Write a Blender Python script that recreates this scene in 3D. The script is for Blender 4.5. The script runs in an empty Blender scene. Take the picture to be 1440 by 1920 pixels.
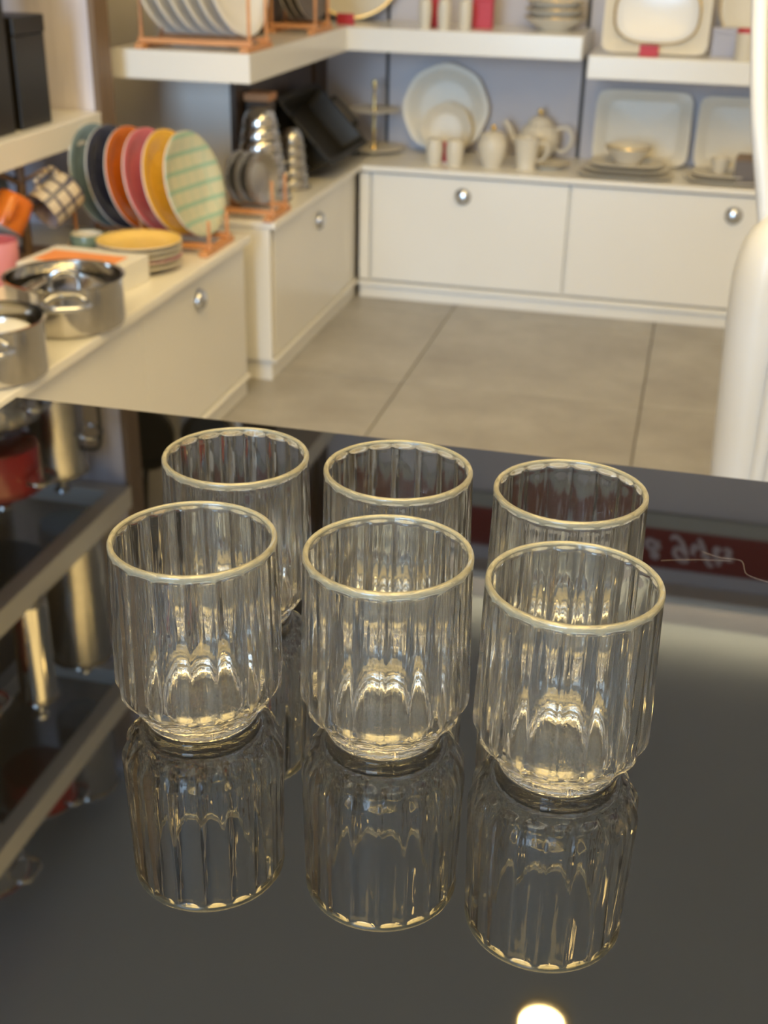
import bpy, math, random
from mathutils import Matrix, Vector, noise
random.seed(7)
PI = math.pi
S = bpy.context.scene
COL = S.collection
T = 0.70                      # table top height

# ------------------------------------------------------------------ camera
cam_d = bpy.data.cameras.new('camera'); cam = bpy.data.objects.new('camera', cam_d); COL.objects.link(cam)
cr = Vector((0.97051, 0.24034, 0.01875)); cu = Vector((-0.12183, 0.42188, 0.89843)); cf = Vector((-0.20802, 0.87422, -0.43872))
M = Matrix((cr, cu, -cf)).transposed().to_4x4(); M.translation = Vector((0, 0, T + 0.373))
cam.matrix_world = M
cam_d.sensor_fit = 'HORIZONTAL'; cam_d.sensor_width = 36.0; cam_d.lens = 57.364
cam_d.clip_start = 0.02; cam_d.clip_end = 60
cam_d.dof.use_dof = True; cam_d.dof.focus_distance = 0.585; cam_d.dof.aperture_fstop = 17.0
S.camera = cam

# ------------------------------------------------------------------ world, daylight, exposure
W = bpy.data.worlds.new('World'); S.world = W; W.use_nodes = True
bg = W.node_tree.nodes['Background']; bg.inputs['Color'].default_value = (0.62, 0.78, 1.0, 1); bg.inputs['Strength'].default_value = 1.0
def area_light(name, loc, rot, sx, sy, power, color):
    l = bpy.data.lights.new(name, 'AREA'); l.shape = 'RECTANGLE'; l.size = sx; l.size_y = sy
    l.energy = power; l.color = color
    o = bpy.data.objects.new(name, l); COL.objects.link(o); o.location = loc; o.rotation_euler = rot
    return o
# daylight through the shop window in the wall behind the photographer
area_light('shopfront_daylight', (-0.85, -4.15, 1.35), (math.radians(90), 0, 0), 1.5, 2.3, 200, (0.50, 0.73, 1.0))
LAMP_STRENGTH = 85.0
PANEL_STRENGTH = 5.0
vs = S.view_settings
vs.view_transform = 'Standard'; vs.look = 'None'; vs.gamma = 1.0; vs.use_curve_mapping = False
vs.exposure = 0.34
cy = S.cycles
cy.max_bounces = 18; cy.transmission_bounces = 16; cy.glossy_bounces = 8; cy.diffuse_bounces = 4
cy.use_adaptive_sampling = True; cy.adaptive_threshold = 0.025; cy.transparent_max_bounces = 8
cy.caustics_reflective = False; cy.caustics_refractive = True; cy.sample_clamp_indirect = 6.0; cy.sample_clamp_direct = 0
cy.use_denoising = True

# ------------------------------------------------------------------ materials
MATS = {}
def nt(name):
    m = bpy.data.materials.new(name); m.use_nodes = True; MATS[name] = m
    return m, m.node_tree, m.node_tree.nodes['Principled BSDF']
def pm(name, col, rough=0.4, metal=0.0, var=0.06, scale=12.0, bump=0.0, bscale=200.0, coat=0.0, ior=1.5, spec=0.5):
    m, t, b = nt(name); n = t.nodes; l = t.links
    b.inputs['Roughness'].default_value = rough; b.inputs['Metallic'].default_value = metal
    b.inputs['IOR'].default_value = ior; b.inputs['Coat Weight'].default_value = coat
    tc = n.new('ShaderNodeTexCoord'); nz = n.new('ShaderNodeTexNoise'); nz.inputs['Scale'].default_value = scale; nz.inputs['Detail'].default_value = 5
    l.new(tc.outputs['Object'], nz.inputs['Vector'])
    rp = n.new('ShaderNodeValToRGB'); l.new(nz.outputs['Fac'], rp.inputs['Fac'])
    rp.color_ramp.elements[0].position = 0.3; rp.color_ramp.elements[1].position = 0.7
    rp.color_ramp.elements[0].color = (*[c * (1 - var) for c in col], 1); rp.color_ramp.elements[1].color = (*[min(1, c * (1 + var)) for c in col], 1)
    l.new(rp.outputs['Color'], b.inputs['Base Color'])
    if bump:
        n2 = n.new('ShaderNodeTexNoise'); n2.inputs['Scale'].default_value = bscale; l.new(tc.outputs['Object'], n2.inputs['Vector'])
        bp = n.new('ShaderNodeBump'); bp.inputs['Strength'].default_value = bump; bp.inputs['Distance'].default_value = 0.002
        l.new(n2.outputs['Fac'], bp.inputs['Height']); l.new(bp.outputs['Normal'], b.inputs['Normal'])
    return m
def wood(name, c1, c2, rough=0.5, axis='Z', scale=1.0):
    m, t, b = nt(name); n = t.nodes; l = t.links
    tc = n.new('ShaderNodeTexCoord'); mp = n.new('ShaderNodeMapping'); s = [14 * scale] * 3; s['XYZ'.index(axis)] = 1.2 * scale
    mp.inputs['Scale'].default_value = s; l.new(tc.outputs['Object'], mp.inputs['Vector'])
    nz = n.new('ShaderNodeTexNoise'); nz.inputs['Scale'].default_value = 3; nz.inputs['Detail'].default_value = 8; nz.inputs['Distortion'].default_value = 0.6
    l.new(mp.outputs['Vector'], nz.inputs['Vector'])
    rp = n.new('ShaderNodeValToRGB'); rp.color_ramp.elements[0].position = 0.32; rp.color_ramp.elements[1].position = 0.68
    rp.color_ramp.elements[0].color = (*c1, 1); rp.color_ramp.elements[1].color = (*c2, 1)
    l.new(nz.outputs['Fac'], rp.inputs['Fac']); l.new(rp.outputs['Color'], b.inputs['Base Color']); b.inputs['Roughness'].default_value = rough
    return m
def emis(name, col, st):
    m, t, b = nt(name); b.inputs['Base Color'].default_value = (*col, 1)
    b.inputs['Emission Color'].default_value = (*col, 1); b.inputs['Emission Strength'].default_value = st
    return m
def floor_mat():
    m, t, b = nt('stone_tile'); n = t.nodes; l = t.links
    tc = n.new('ShaderNodeTexCoord'); oi = n.new('ShaderNodeObjectInfo'); add = n.new('ShaderNodeVectorMath'); add.operation = 'ADD'
    sc = n.new('ShaderNodeVectorMath'); sc.operation = 'SCALE'; sc.inputs['Scale'].default_value = 17.0
    cmb = n.new('ShaderNodeCombineXYZ'); l.new(oi.outputs['Random'], cmb.inputs['X']); l.new(oi.outputs['Random'], cmb.inputs['Y'])
    l.new(cmb.outputs['Vector'], sc.inputs[0]); l.new(tc.outputs['Object'], add.inputs[0]); l.new(sc.outputs['Vector'], add.inputs[1])
    nz = n.new('ShaderNodeTexNoise'); nz.inputs['Scale'].default_value = 4.5; nz.inputs['Detail'].default_value = 9; nz.inputs['Roughness'].default_value = 0.62
    l.new(add.outputs['Vector'], nz.inputs['Vector'])
    rp = n.new('ShaderNodeValToRGB'); e = rp.color_ramp.elements
    e[0].position = 0.3; e[0].color = (0.29, 0.27, 0.245, 1); e[1].position = 0.72; e[1].color = (0.44, 0.425, 0.40, 1)
    l.new(nz.outputs['Fac'], rp.inputs['Fac']); l.new(rp.outputs['Color'], b.inputs['Base Color'])
    b.inputs['Roughness'].default_value = 0.42
    return m
def grid_mat(name, base, line, step, width, axes='YZ'):
    m, t, b = nt(name); n = t.nodes; l = t.links
    tc = n.new('ShaderNodeTexCoord'); sep = n.new('ShaderNodeSeparateXYZ'); l.new(tc.outputs['Object'], sep.inputs['Vector'])
    outs = []
    for ax, wd in zip(axes, width):
        mu = n.new('ShaderNodeMath'); mu.operation = 'MULTIPLY'; mu.inputs[1].default_value = 1 / step; l.new(sep.outputs[ax], mu.inputs[0])
        fr = n.new('ShaderNodeMath'); fr.operation = 'FRACT'; l.new(mu.outputs[0], fr.inputs[0])
        lt = n.new('ShaderNodeMath'); lt.operation = 'LESS_THAN'; lt.inputs[1].default_value = wd; l.new(fr.outputs[0], lt.inputs[0]); outs.append(lt)
    mx = n.new('ShaderNodeMath'); mx.operation = 'MAXIMUM'; l.new(outs[0].outputs[0], mx.inputs[0]); l.new(outs[-1].outputs[0], mx.inputs[1])
    mix = n.new('ShaderNodeMix'); mix.data_type = 'RGBA'; l.new(mx.outputs[0], mix.inputs[0])
    mix.inputs[6].default_value = (*base, 1); mix.inputs[7].default_value = (*line, 1)
    l.new(mix.outputs[2], b.inputs['Base Color']); b.inputs['Roughness'].default_value = 0.25
    return m

white = pm('white_lacquer', (0.80, 0.785, 0.75), 0.22, var=0.015, scale=3)
white_top = pm('white_worktop', (0.82, 0.80, 0.76), 0.3, var=0.02, scale=5)
wallm = pm('lilac_grey_wall', (0.54, 0.51, 0.53), 0.6, var=0.03, scale=4)
wall_d = pm('dark_brown_wall', (0.16, 0.12, 0.085), 0.6, var=0.1, scale=5)
wall_l = pm('taupe_wall', (0.84, 0.80, 0.75), 0.6, var=0.05, scale=4)
wall_r = pm('warm_plaster', (0.62, 0.55, 0.45), 0.7, var=0.03, scale=3)
wall_w = pm('pale_plaster', (0.72, 0.71, 0.69), 0.7, var=0.03, scale=3)
ceil_m = pm('white_ceiling', (0.74, 0.82, 0.88), 0.8, var=0.02, scale=2)
dark_gap = pm('dark_joint', (0.09, 0.09, 0.09), 0.8)
grout = pm('floor_grout', (0.13, 0.115, 0.10), 0.85, bump=0.2)
tile_m = floor_mat()
ash = wood('pale_ash_wood', (0.60, 0.56, 0.61), (0.74, 0.70, 0.76), 0.45)
brown_edge = wood('brown_edge_wood', (0.17, 0.11, 0.065), (0.23, 0.155, 0.095), 0.5)
dark_wood = wood('dark_walnut', (0.045, 0.028, 0.016), (0.085, 0.052, 0.03), 0.45)
beech = wood('beech_wood', (0.55, 0.25, 0.10), (0.66, 0.33, 0.145), 0.5, 'X')
porcelain = pm('cream_porcelain', (0.68, 0.63, 0.53), 0.4, var=0.02, scale=6)
porcelain_w = pm('white_porcelain', (0.78, 0.78, 0.78), 0.25, var=0.02, scale=6)
gold = pm('gold_trim', (0.75, 0.55, 0.22), 0.25, 0.85, var=0.05)
steel = pm('polished_steel', (0.62, 0.60, 0.57), 0.12, 1.0, var=0.04, scale=5)
steel_b = pm('brushed_steel', (0.52, 0.50, 0.47), 0.27, 1.0, var=0.06, scale=30)
chrome = pm('chrome', (0.62, 0.64, 0.68), 0.2, 1.0, var=0.02)
black_p = pm('black_plastic', (0.012, 0.010, 0.008), 0.4, var=0.1)
black_t = pm('black_enamel', (0.014, 0.012, 0.008), 0.5, var=0.1)
red_e = pm('red_enamel', (0.36, 0.012, 0.012), 0.2, var=0.06, coat=0.4)
red_c = pm('red_card', (0.52, 0.035, 0.05), 0.5, var=0.04)
red_sign = pm('red_sign_panel', (0.17, 0.001, 0.002), 0.6, var=0.04)
trim_g = pm('grey_trim', (0.36, 0.36, 0.33), 0.5, var=0.03)
sign_w = pm('sign_lettering', (0.60, 0.52, 0.55), 0.5, var=0.02)
teal_g = grid_mat('teal_check_glaze', (0.57, 0.57, 0.41), (0.31, 0.48, 0.37), 0.036, (0.25, 0.06), 'XY')
yel_g = pm('yellow_glaze', (0.83, 0.48, 0.05), 0.2, var=0.06, scale=90)
yel_l = pm('pale_yellow_glaze', (0.92, 0.66, 0.20), 0.22, var=0.05, scale=70)
pink_g = pm('pink_glaze', (0.62, 0.16, 0.19), 0.2, var=0.05, scale=40)
pink_l = pm('light_pink_glaze', (0.66, 0.27, 0.33), 0.2, var=0.05, scale=40)
oran_g = pm('orange_glaze', (0.62, 0.16, 0.015), 0.2, var=0.06, scale=60)
navy_g = pm('navy_glaze', (0.045, 0.05, 0.09), 0.2, var=0.2, scale=80)
blue_g = pm('grey_blue_glaze', (0.20, 0.28, 0.33), 0.2, var=0.1, scale=60)
lav_g = pm('lavender_glaze', (0.52, 0.43, 0.44), 0.25, var=0.04)
net_g = grid_mat('dark_net_glaze', (0.55, 0.45, 0.31), (0.07, 0.065, 0.09), 0.03, (0.24, 0.24), 'XZ')
green_g = pm('green_glaze', (0.15, 0.21, 0.17), 0.25, var=0.2, scale=60)
orange_card = pm('orange_card', (0.95, 0.36, 0.13), 0.5, var=0.05, scale=20)
white_card = pm('white_card', (0.80, 0.79, 0.77), 0.55, var=0.02)
grey_card = pm('dark_grey_card', (0.15, 0.13, 0.125), 0.6, var=0.05)
lilac_card = pm('lilac_card', (0.42, 0.42, 0.50), 0.5, var=0.03)
plastic_w = pm('white_moulded_plastic', (0.66, 0.68, 0.72), 0.35, var=0.015, scale=4)
lamp_e = emis('warm_lamp', (1.0, 0.68, 0.23), LAMP_STRENGTH)
cove_e = emis('cove_strip', (1.0, 0.82, 0.50), 13.0)
panel_e = emis('warm_panel', (1.0, 0.72, 0.29), PANEL_STRENGTH)
clear = None
def glass_mat(name='clear_glass', tr=0.985, rough=0.0, col=(0.985, 0.985, 0.965)):
    m, t, b = nt(name)
    b.inputs['Base Color'].default_value = (*col, 1); b.inputs['Roughness'].default_value = rough
    b.inputs['IOR'].default_value = 1.5; b.inputs['Transmission Weight'].default_value = tr
    n = t.nodes; l = t.links
    tc = n.new('ShaderNodeTexCoord'); mp = n.new('ShaderNodeMapping'); mp.inputs['Scale'].default_value = (1, 1, 0.10); l.new(tc.outputs['Object'], mp.inputs['Vector'])
    nz = n.new('ShaderNodeTexNoise'); nz.inputs['Scale'].default_value = 240; nz.inputs['Detail'].default_value = 2; l.new(mp.outputs['Vector'], nz.inputs['Vector'])
    bp = n.new('ShaderNodeBump'); bp.inputs['Strength'].default_value = 0.30; bp.inputs['Distance'].default_value = 0.001
    l.new(nz.outputs['Fac'], bp.inputs['Height']); l.new(bp.outputs['Normal'], b.inputs['Normal'])
    return m
clear = glass_mat()
rim_m = glass_mat('matte_warm_lit_rim', 0.80, 0.22, (0.92, 0.88, 0.66))  # warm light caught in the tumbler rim is put into this cream tint
shelf_glass = glass_mat('shelf_glass', 1.0, 0.0, (0.80, 0.86, 0.86))
def table_glass():
    m, t, b = nt('black_glass_top'); n = t.nodes; l = t.links
    b.inputs['Base Color'].default_value = (0.0035, 0.0035, 0.0035, 1); b.inputs['IOR'].default_value = 2.4
    tc = n.new('ShaderNodeTexCoord')
    nz = n.new('ShaderNodeTexNoise'); nz.inputs['Scale'].default_value = 7; nz.inputs['Detail'].default_value = 6; l.new(tc.outputs['Object'], nz.inputs['Vector'])
    mr = n.new('ShaderNodeMapRange'); mr.inputs['From Min'].default_value = 0.35; mr.inputs['From Max'].default_value = 0.75
    mr.inputs['To Min'].default_value = 0.012; mr.inputs['To Max'].default_value = 0.035
    l.new(nz.outputs['Fac'], mr.inputs['Value']); l.new(mr.outputs['Result'], b.inputs['Roughness'])
    return m
table_m = table_glass()

# ------------------------------------------------------------------ mesh helpers
def add(name, verts, faces, mat, parent=None, smooth=False, loc=None, angle=None):
    me = bpy.data.meshes.new(name); me.from_pydata([tuple(v) for v in verts], [], faces); me.update()
    if mat: me.materials.append(mat)
    if smooth: me.polygons.foreach_set('use_smooth', [True] * len(me.polygons))
    o = bpy.data.objects.new(name, me); COL.objects.link(o)
    if parent: o.parent = parent
    if loc: o.location = loc
    if smooth and angle:
        try: me.set_sharp_from_angle(angle=math.radians(angle))
        except Exception: pass
    return o
def tag(o, label, cat, group=None):
    o['label'] = label; o['category'] = cat
    if group: o['group'] = group
    return o
def thing(name, label, cat, loc=(0, 0, 0), rotz=0.0, group=None, rot=None):
    o = bpy.data.objects.new(name, None); COL.objects.link(o); o.empty_display_size = 0.05
    o.location = loc; o.rotation_euler = rot if rot else (0, 0, rotz)
    return tag(o, label, cat, group)
def struct(o):
    o['kind'] = 'structure'; return o
def boxv(c, s, bev=0.0):
    """verts, faces of a box centred at c with size s; chamfered edges when bev > 0"""
    x, y, z = [k / 2 for k in s]
    if bev <= 0:
        v = [(sx * x + c[0], sy * y + c[1], sz * z + c[2]) for sz in (-1, 1) for sy in (-1, 1) for sx in (-1, 1)]
        f = [(0, 2, 3, 1), (4, 5, 7, 6), (0, 1, 5, 4), (2, 6, 7, 3), (0, 4, 6, 2), (1, 3, 7, 5)]
        return v, f
    b = min(bev, x, y, z) * 0.999
    import bmesh
    bm = bmesh.new(); bmesh.ops.create_cube(bm, size=1.0, matrix=Matrix.Diagonal((*s, 1)))
    bmesh.ops.bevel(bm, geom=list(bm.edges), offset=b, segments=2, profile=0.5, affect='EDGES')
    bm.verts.ensure_lookup_table()
    v = [(p.co.x + c[0], p.co.y + c[1], p.co.z + c[2]) for p in bm.verts]; f = [tuple(q.index for q in fc.verts) for fc in bm.faces]
    bm.free(); return v, f
def box(name, lo, hi, mat, parent=None, bev=0.0):
    c = [(a + b) / 2 for a, b in zip(lo, hi)]; s = [abs(b - a) for a, b in zip(lo, hi)]
    v, f = boxv((0, 0, 0), s, bev)
    return add(name, v, f, mat, parent, loc=c)
def lathe_v(prof, n=48, fn=None, closed=False, sy=1.0):
    """surface of revolution about z; a radius of 0 gives a pole"""
    v = []; f = []; rows = []
    for i, (r, z) in enumerate(prof):
        if r < 1e-6:
            rows.append([len(v)]); v.append((0, 0, z))
        else:
            row = []
            for k in range(n):
                a = 2 * PI * k / n; rr = fn(i, r, z, a) if fn else r
                row.append(len(v)); v.append((rr * math.cos(a), rr * math.sin(a) * sy, z))
            rows.append(row)
    for i in range(len(rows) - 1 + (1 if closed else 0)):
        A = rows[i]; B = rows[(i + 1) % len(rows)]
        for k in range(n):
            k2 = (k + 1) % n
            if len(A) == 1 and len(B) == 1: continue
            if len(A) == 1: f.append((A[0], B[k2], B[k]))
            elif len(B) == 1: f.append((A[k], A[k2], B[0]))
            else: f.append((A[k], A[k2], B[k2], B[k]))
    return v, f
def lathe(name, prof, mat, parent=None, n=40, loc=None, angle=40, fn=None, closed=False, sy=1.0):
    v, f = lathe_v(prof, n, fn, closed, sy)
    return add(name, v, f, mat, parent, True, loc, angle)
def spline(pts, m=6):
    P = [Vector(p) for p in pts]; out = []
    for i in range(len(P) - 1):
        p0 = P[max(i - 1, 0)]; p1 = P[i]; p2 = P[i + 1]; p3 = P[min(i + 2, len(P) - 1)]
        for k in range(m):
            t = k / m
            out.append(0.5 * ((2 * p1) + (p2 - p0) * t + (2 * p0 - 5 * p1 + 4 * p2 - p3) * t * t + (3 * p1 - p0 - 3 * p2 + p3) * t ** 3))
    out.append(P[-1]); return out
def tube_v(pts, rad, n=10, flat=1.0, up=Vector((0, 0, 1)), close=False):
    """tube along a polyline, rad a number or a list; flat scales the second axis"""
    P = [Vector(p) for p in pts]; v = []; f = []; N = len(P)
    rr = rad if isinstance(rad, (list, tuple)) else [rad] * N
    if len(rr) != N: rr = [rr[int(round(i * (len(rr) - 1) / (N - 1)))] for i in range(N)] if len(rr) > 8 else [rr[min(int(i * (len(rr) - 1) / (N - 1)), len(rr) - 2)] * (1 - (i * (len(rr) - 1) / (N - 1)) % 1) + rr[min(int(i * (len(rr) - 1) / (N - 1)) + 1, len(rr) - 1)] * ((i * (len(rr) - 1) / (N - 1)) % 1) if i < N - 1 else rr[-1] for i in range(N)]
    prev = None
    for i in range(N):
        a = P[(i - 1) % N] if (close or i > 0) else P[i]; b = P[(i + 1) % N] if (close or i < N - 1) else P[i]
        d = (b - a).normalized()
        if prev is None:
            s = d.cross(up)
            if s.length < 1e-3: s = d.cross(Vector((1, 0, 0)))
        else: s = prev - d * prev.dot(d)
        s.normalize(); prev = s.copy(); w = s.cross(d)
        for k in range(n):
            a_ = 2 * PI * k / n; v.append(P[i] + s * (math.cos(a_) * rr[i]) + w * (math.sin(a_) * rr[i] * flat))
    for i in range(N if close else N - 1):
        j = (i + 1) % N
        for k in range(n):
            k2 = (k + 1) % n; f.append((i * n + k, j * n + k, j * n + k2, i * n + k2))
    if not close:
        f.append(tuple(range(n))); f.append(tuple((N - 1) * n + k for k in reversed(range(n))))
    return v, f
def tube(name, pts, rad, mat, parent=None, n=10, flat=1.0, close=False, loc=None):
    v, f = tube_v(pts, rad, n, flat, close=close)
    return add(name, v, f, mat, parent, True, loc, 50)
def copy_tree(o, parent=None):
    c = o.copy(); COL.objects.link(c)
    if parent: c.parent = parent
    for ch in list(o.children): copy_tree(ch, c)
    return c

# ================================================================== THE SETTING
XL, XR, YB, YF, ZC = -1.66, 2.60, 3.93, -4.00, 2.60
fl = struct(box('floor', (XL - 0.1, YF - 0.1, -0.08), (XR + 0.1, YB + 0.1, -0.004), grout))
v, f = boxv((0, 0, 0), (0.5965, 0.5965, 0.012), 0.0012)
me_tile = None
for i in range(-2, 5):
    for j in range(-12, 2):
        x0 = -0.645 + 0.6 * i; y0 = 2.885 + 0.6 * j
        xa, xb = max(x0, XL), min(x0 + 0.6, XR); ya, yb = max(y0, YF), min(y0 + 0.6, YB)
        if xb - xa < 0.02 or yb - ya < 0.02: continue
        if xb - xa > 0.599 and yb - ya > 0.599:
            if me_tile is None:
                t = add('tile', v, f, tile_m, fl); me_tile = t.data
            else:
                t = bpy.data.objects.new('tile', me_tile); COL.objects.link(t); t.parent = fl
            t.matrix_parent_inverse = Matrix.Identity(4)
            t.location = Vector((x0 + 0.3, y0 + 0.3, -0.006)) - fl.location
        else:
            t = box('tile', (xa + 0.0018, ya + 0.0018, -0.012), (xb - 0.0018, yb - 0.0018, 0.0), tile_m, fl, 0.0012); t.location = t.location - fl.location
struct(box('ceiling', (XL - 0.1, YF - 0.1, ZC), (XR + 0.1, YB + 0.1, ZC + 0.1), ceil_m))
wb = struct(box('wall_back', (XL - 0.1, YB + 0.012, 0), (XR + 0.1, YB + 0.1, ZC), dark_gap))
seams = [-1.17, -0.953, -0.343, 0.267, 0.877, 1.487, 2.097, XR]
for a, b in zip(seams[:-1], seams[1:]):
    p = box('panel', (a + 0.006, YB, 0.0), (b - 0.006, YB + 0.013, 1.60), wallm, wb, 0.0015); p.location = p.location - wb.location
p = box('panel', (-1.17, YB, 1.606), (XR, YB + 0.013, ZC), wallm, wb, 0.0015); p.location = p.location - wb.location
struct(box('wall_left', (XL - 0.1, YF - 0.1, 0), (XL, YB + 0.1, ZC), wall_d))
struct(box('wall_right', (XR, YF - 0.1, 0), (XR + 0.1, YB + 0.1, ZC), wall_r))
struct(box('wall_front', (-0.10, YF - 0.1, 0), (XR + 0.1, YF, ZC), wall_r))
struct(box('wall_front_top', (XL, YF - 0.1, 2.50), (-0.10, YF, ZC), wall_r))
wf = struct(box('window_1', (XL, YF - 0.07, 0.0), (-0.10, YF - 0.03, 0.12), steel_b))
for x in (XL + 0.025, -0.88, -0.125):
    p = box('window_frame', (x - 0.025, YF - 0.07, 0.12), (x + 0.025, YF - 0.03, 2.5), steel_b, wf); p.location = p.location - wf.location
# wooden partition between the two bays on the left, and the column in the corner
wp = struct(box('wall_partition', (XL, 2.64, 0.0), (-1.315, 2.70, ZC), ash))
p = box('edge_strip', (-1.315, 2.635, 0.0), (-1.300, 2.705, ZC), brown_edge, wp); p.location = p.location - wp.location
wc = struct(box('wall_column', (XL, 3.10, 0.0), (-1.165, YB + 0.01, ZC), wall_l))
p = box('side_panel', (-1.165, 3.095, 0.40), (-1.150, 3.76, ZC), dark_wood, wc); p.location = p.location - wc.location
p = box('side_panel', (-1.165, 3.81, 0.40), (-1.150, YB, ZC), dark_wood, wc); p.location = p.location - wc.location

# ================================================================== CABINETS AND WORKTOPS
def knob(parent, loc, axis):
    """domed cup pull on a round rose; axis 'X' or '-Y' is where it points"""
    rot = (0, PI / 2, 0) if axis == 'X' else (PI / 2, 0, 0)
    k = lathe('handle', [(0, 0), (0.024, 0), (0.0245, 0.003), (0.022, 0.005), (0.0215, 0.009), (0.017, 0.014), (0.009, 0.0165), (0, 0.017)], chrome, parent, 28, loc=loc)
    k.rotation_euler = rot
    return k
def cab_x(name, label, x_face, y0, y1, depth, h, doors, plinth_back=0.012):
    """cabinet whose doors face +X. local origin at floor, x=0 at the door face"""
    t = thing(name, label, 'cabinet', (x_face, y0, 0)); L = y1 - y0
    box('body', (-depth, 0, 0.055), (-0.019, L, h), white, t, 0.002)
    box('plinth', (-depth, 0, 0.0), (-0.004 - plinth_back + 0.012, L, 0.047), white, t, 0.002)
    box('ledge', (-depth, 0, 0.047), (0.008, L, 0.055), white, t, 0.001)
    for a, b, kn in doors:
        d = box('door', (-0.018, a - y0 + 0.0015, 0.060), (0.0, b - y0 - 0.0015, h - 0.006), white, t, 0.0015)
        if kn: knob(d, (0.009, (kn - (a + b) / 2), 0.322 - (0.060 + h - 0.006) / 2), 'X')
    return t
near = cab_x('base_cabinet', 'long white drawer cabinet under the cooking pots and coloured plates', -0.990, 1.00, 2.69, 0.66, 0.378, [(1.0, 1.53, 1.265), (1.53, 2.107, None), (2.107, 2.685, 2.396)])
far = cab_x('base_cabinet', 'white cabinet with exposed end panel under the black tray', -0.962, 2.80, 3.62, 0.185, 0.388, [(2.82, 3.43, 3.205)])
box('filler_strip', (-0.018, 0.633, 0.06), (-0.003, 0.800, 0.382), white, far, 0.001)
box('end_panel', (-0.185, -0.012, 0.055), (0.001, 0.001, 0.388), white, far, 0.0015)
back = thing('base_cabinet', 'white cabinet along the back wall below the cream porcelain', 'cabinet', (0, 3.60, 0))
X0, X1 = -0.952, 1.90
box('body', (X0, 0.019, 0.055), (X1, YB - 3.60, 0.388), white, back, 0.002)
box('plinth', (X0, 0.006, 0.0), (X1, YB - 3.60, 0.040), white, back, 0.002)
box('ledge', (X0, -0.006, 0.040), (X1, YB - 3.60, 0.055), white, back, 0.0015)
box('filler_strip', (X0, 0.0, 0.06), (-0.921, 0.018, 0.382), white, back, 0.001)
for a, b, kn in [(-0.913, -0.326, -0.638), (-0.322, 0.62, 0.137), (0.624, 1.26, 0.94), (1.264, 1.90, 1.58)]:
    d = box('door', (a + 0.0015, 0.0, 0.062), (b - 0.0015, 0.018, 0.382), white, back, 0.0015)
    knob(d, (kn - (a + b) / 2, -0.009, 0.33 - 0.222), '-Y')
wt = box('worktop', (XL, 1.0, 0.3785), (-0.972, 2.69, 0.398), white_top, None, 0.003); tag(wt, 'white worktop carrying the cooking pots and coloured plates', 'worktop')
wt = box('worktop', (-1.149, 2.785, 0.3885), (-0.945, 3.93, 0.405), white_top, None, 0.003); tag(wt, 'narrow white worktop under the black tray and steel bowls', 'worktop')
wt = box('worktop', (-0.9445, 3.585, 0.3885), (1.90, 3.93, 0.405), white_top, None, 0.003); tag(wt, 'white worktop along the back wall under the teapot', 'worktop')
ZN, ZF = 0.398, 0.405      # worktop heights, near-left / far

# ================================================================== WALL SHELVES
def shelf(lo, hi, label, mat=white):
    o = box('wall_shelf', lo, hi, mat, None, 0.003); return tag(o, label, 'shelf')
fp = [(-1.345, 2.79), (-1.0, 2.79), (-1.0, 3.62), (-1.149, 3.62), (-1.149, 3.095), (-1.345, 3.095)]; nfp = len(fp)
sh = add('wall_shelf', [(x, y, 0.718) for x, y in fp] + [(x, y, 0.782) for x, y in fp], [tuple(reversed(range(nfp))), tuple(range(nfp, 2 * nfp))] + [(i, (i + 1) % nfp, nfp + (i + 1) % nfp, nfp + i) for i in range(nfp)], white)
tag(sh, 'white thick shelf at left carrying the wooden racks of white plates', 'shelf')
shelf((-1.149, 3.6205, 0.718), (-0.327, YB, 0.782), 'white thick back-wall shelf holding the shakers and red box')
shelf((-0.308, 3.61, 0.674), (1.30, YB, 0.735), 'white thick back-wall shelf holding the square cream platter')
shelf((XL, 1.20, 0.605), (-1.300, 2.634, 0.662), 'white shelf at left holding the tall black boxes')
def glass_shelf(z, label):
    t = thing('wall_shelf', label, 'shelf', (0, 0, z))
    box('front_bar', (-1.345, 1.20, 0.0), (-1.300, 2.634, 0.060), white, t, 0.002)
    box('rear_bar', (XL, 1.20, 0.0), (XL + 0.045, 2.634, 0.060), white, t, 0.002)
    for y in (1.20, 1.895, 2.589):
        box('cross_bar', (XL + 0.0455, y, 0.0), (-1.3455, y + 0.045, 0.052), white, t, 0.002)
    for y in (1.2455, 1.9405):
        box('glass_pane', (XL + 0.0456, y, 0.050), (-1.3456, y + 0.648, 0.058), shelf_glass, t)
glass_shelf(1.14, 'white framed glass shelf over the black boxes, carrying the steel stock pots')
glass_shelf(1.665, 'white framed glass upper shelf carrying the coffee pots and dark pans')
glass_shelf(2.215, 'white framed topmost glass shelf at left close below the ceiling')
shelf((-1.149, 3.02, 1.77), (-1.0, 3.60, 1.83), 'white high shelf above the corner column side panel')

# ================================================================== DISPLAY TABLE
tb = thing('display_table', 'glossy black glass display table under the six tumblers', 'table', (0, 0, 0))
box('table_top', (-0.530, -0.10, T - 0.012), (0.62, 0.873, T), table_m, tb, 0.0012)
box('apron', (-0.50, -0.06, T - 0.075), (0.58, 0.84, T - 0.0125), black_p, tb, 0.002)
for x in (-0.49, 0.53):
    for y in (-0.05, 0.79):
        box('leg', (x, y, 0), (x + 0.045, y + 0.045, T - 0.0755), black_p, tb, 0.002)

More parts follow.
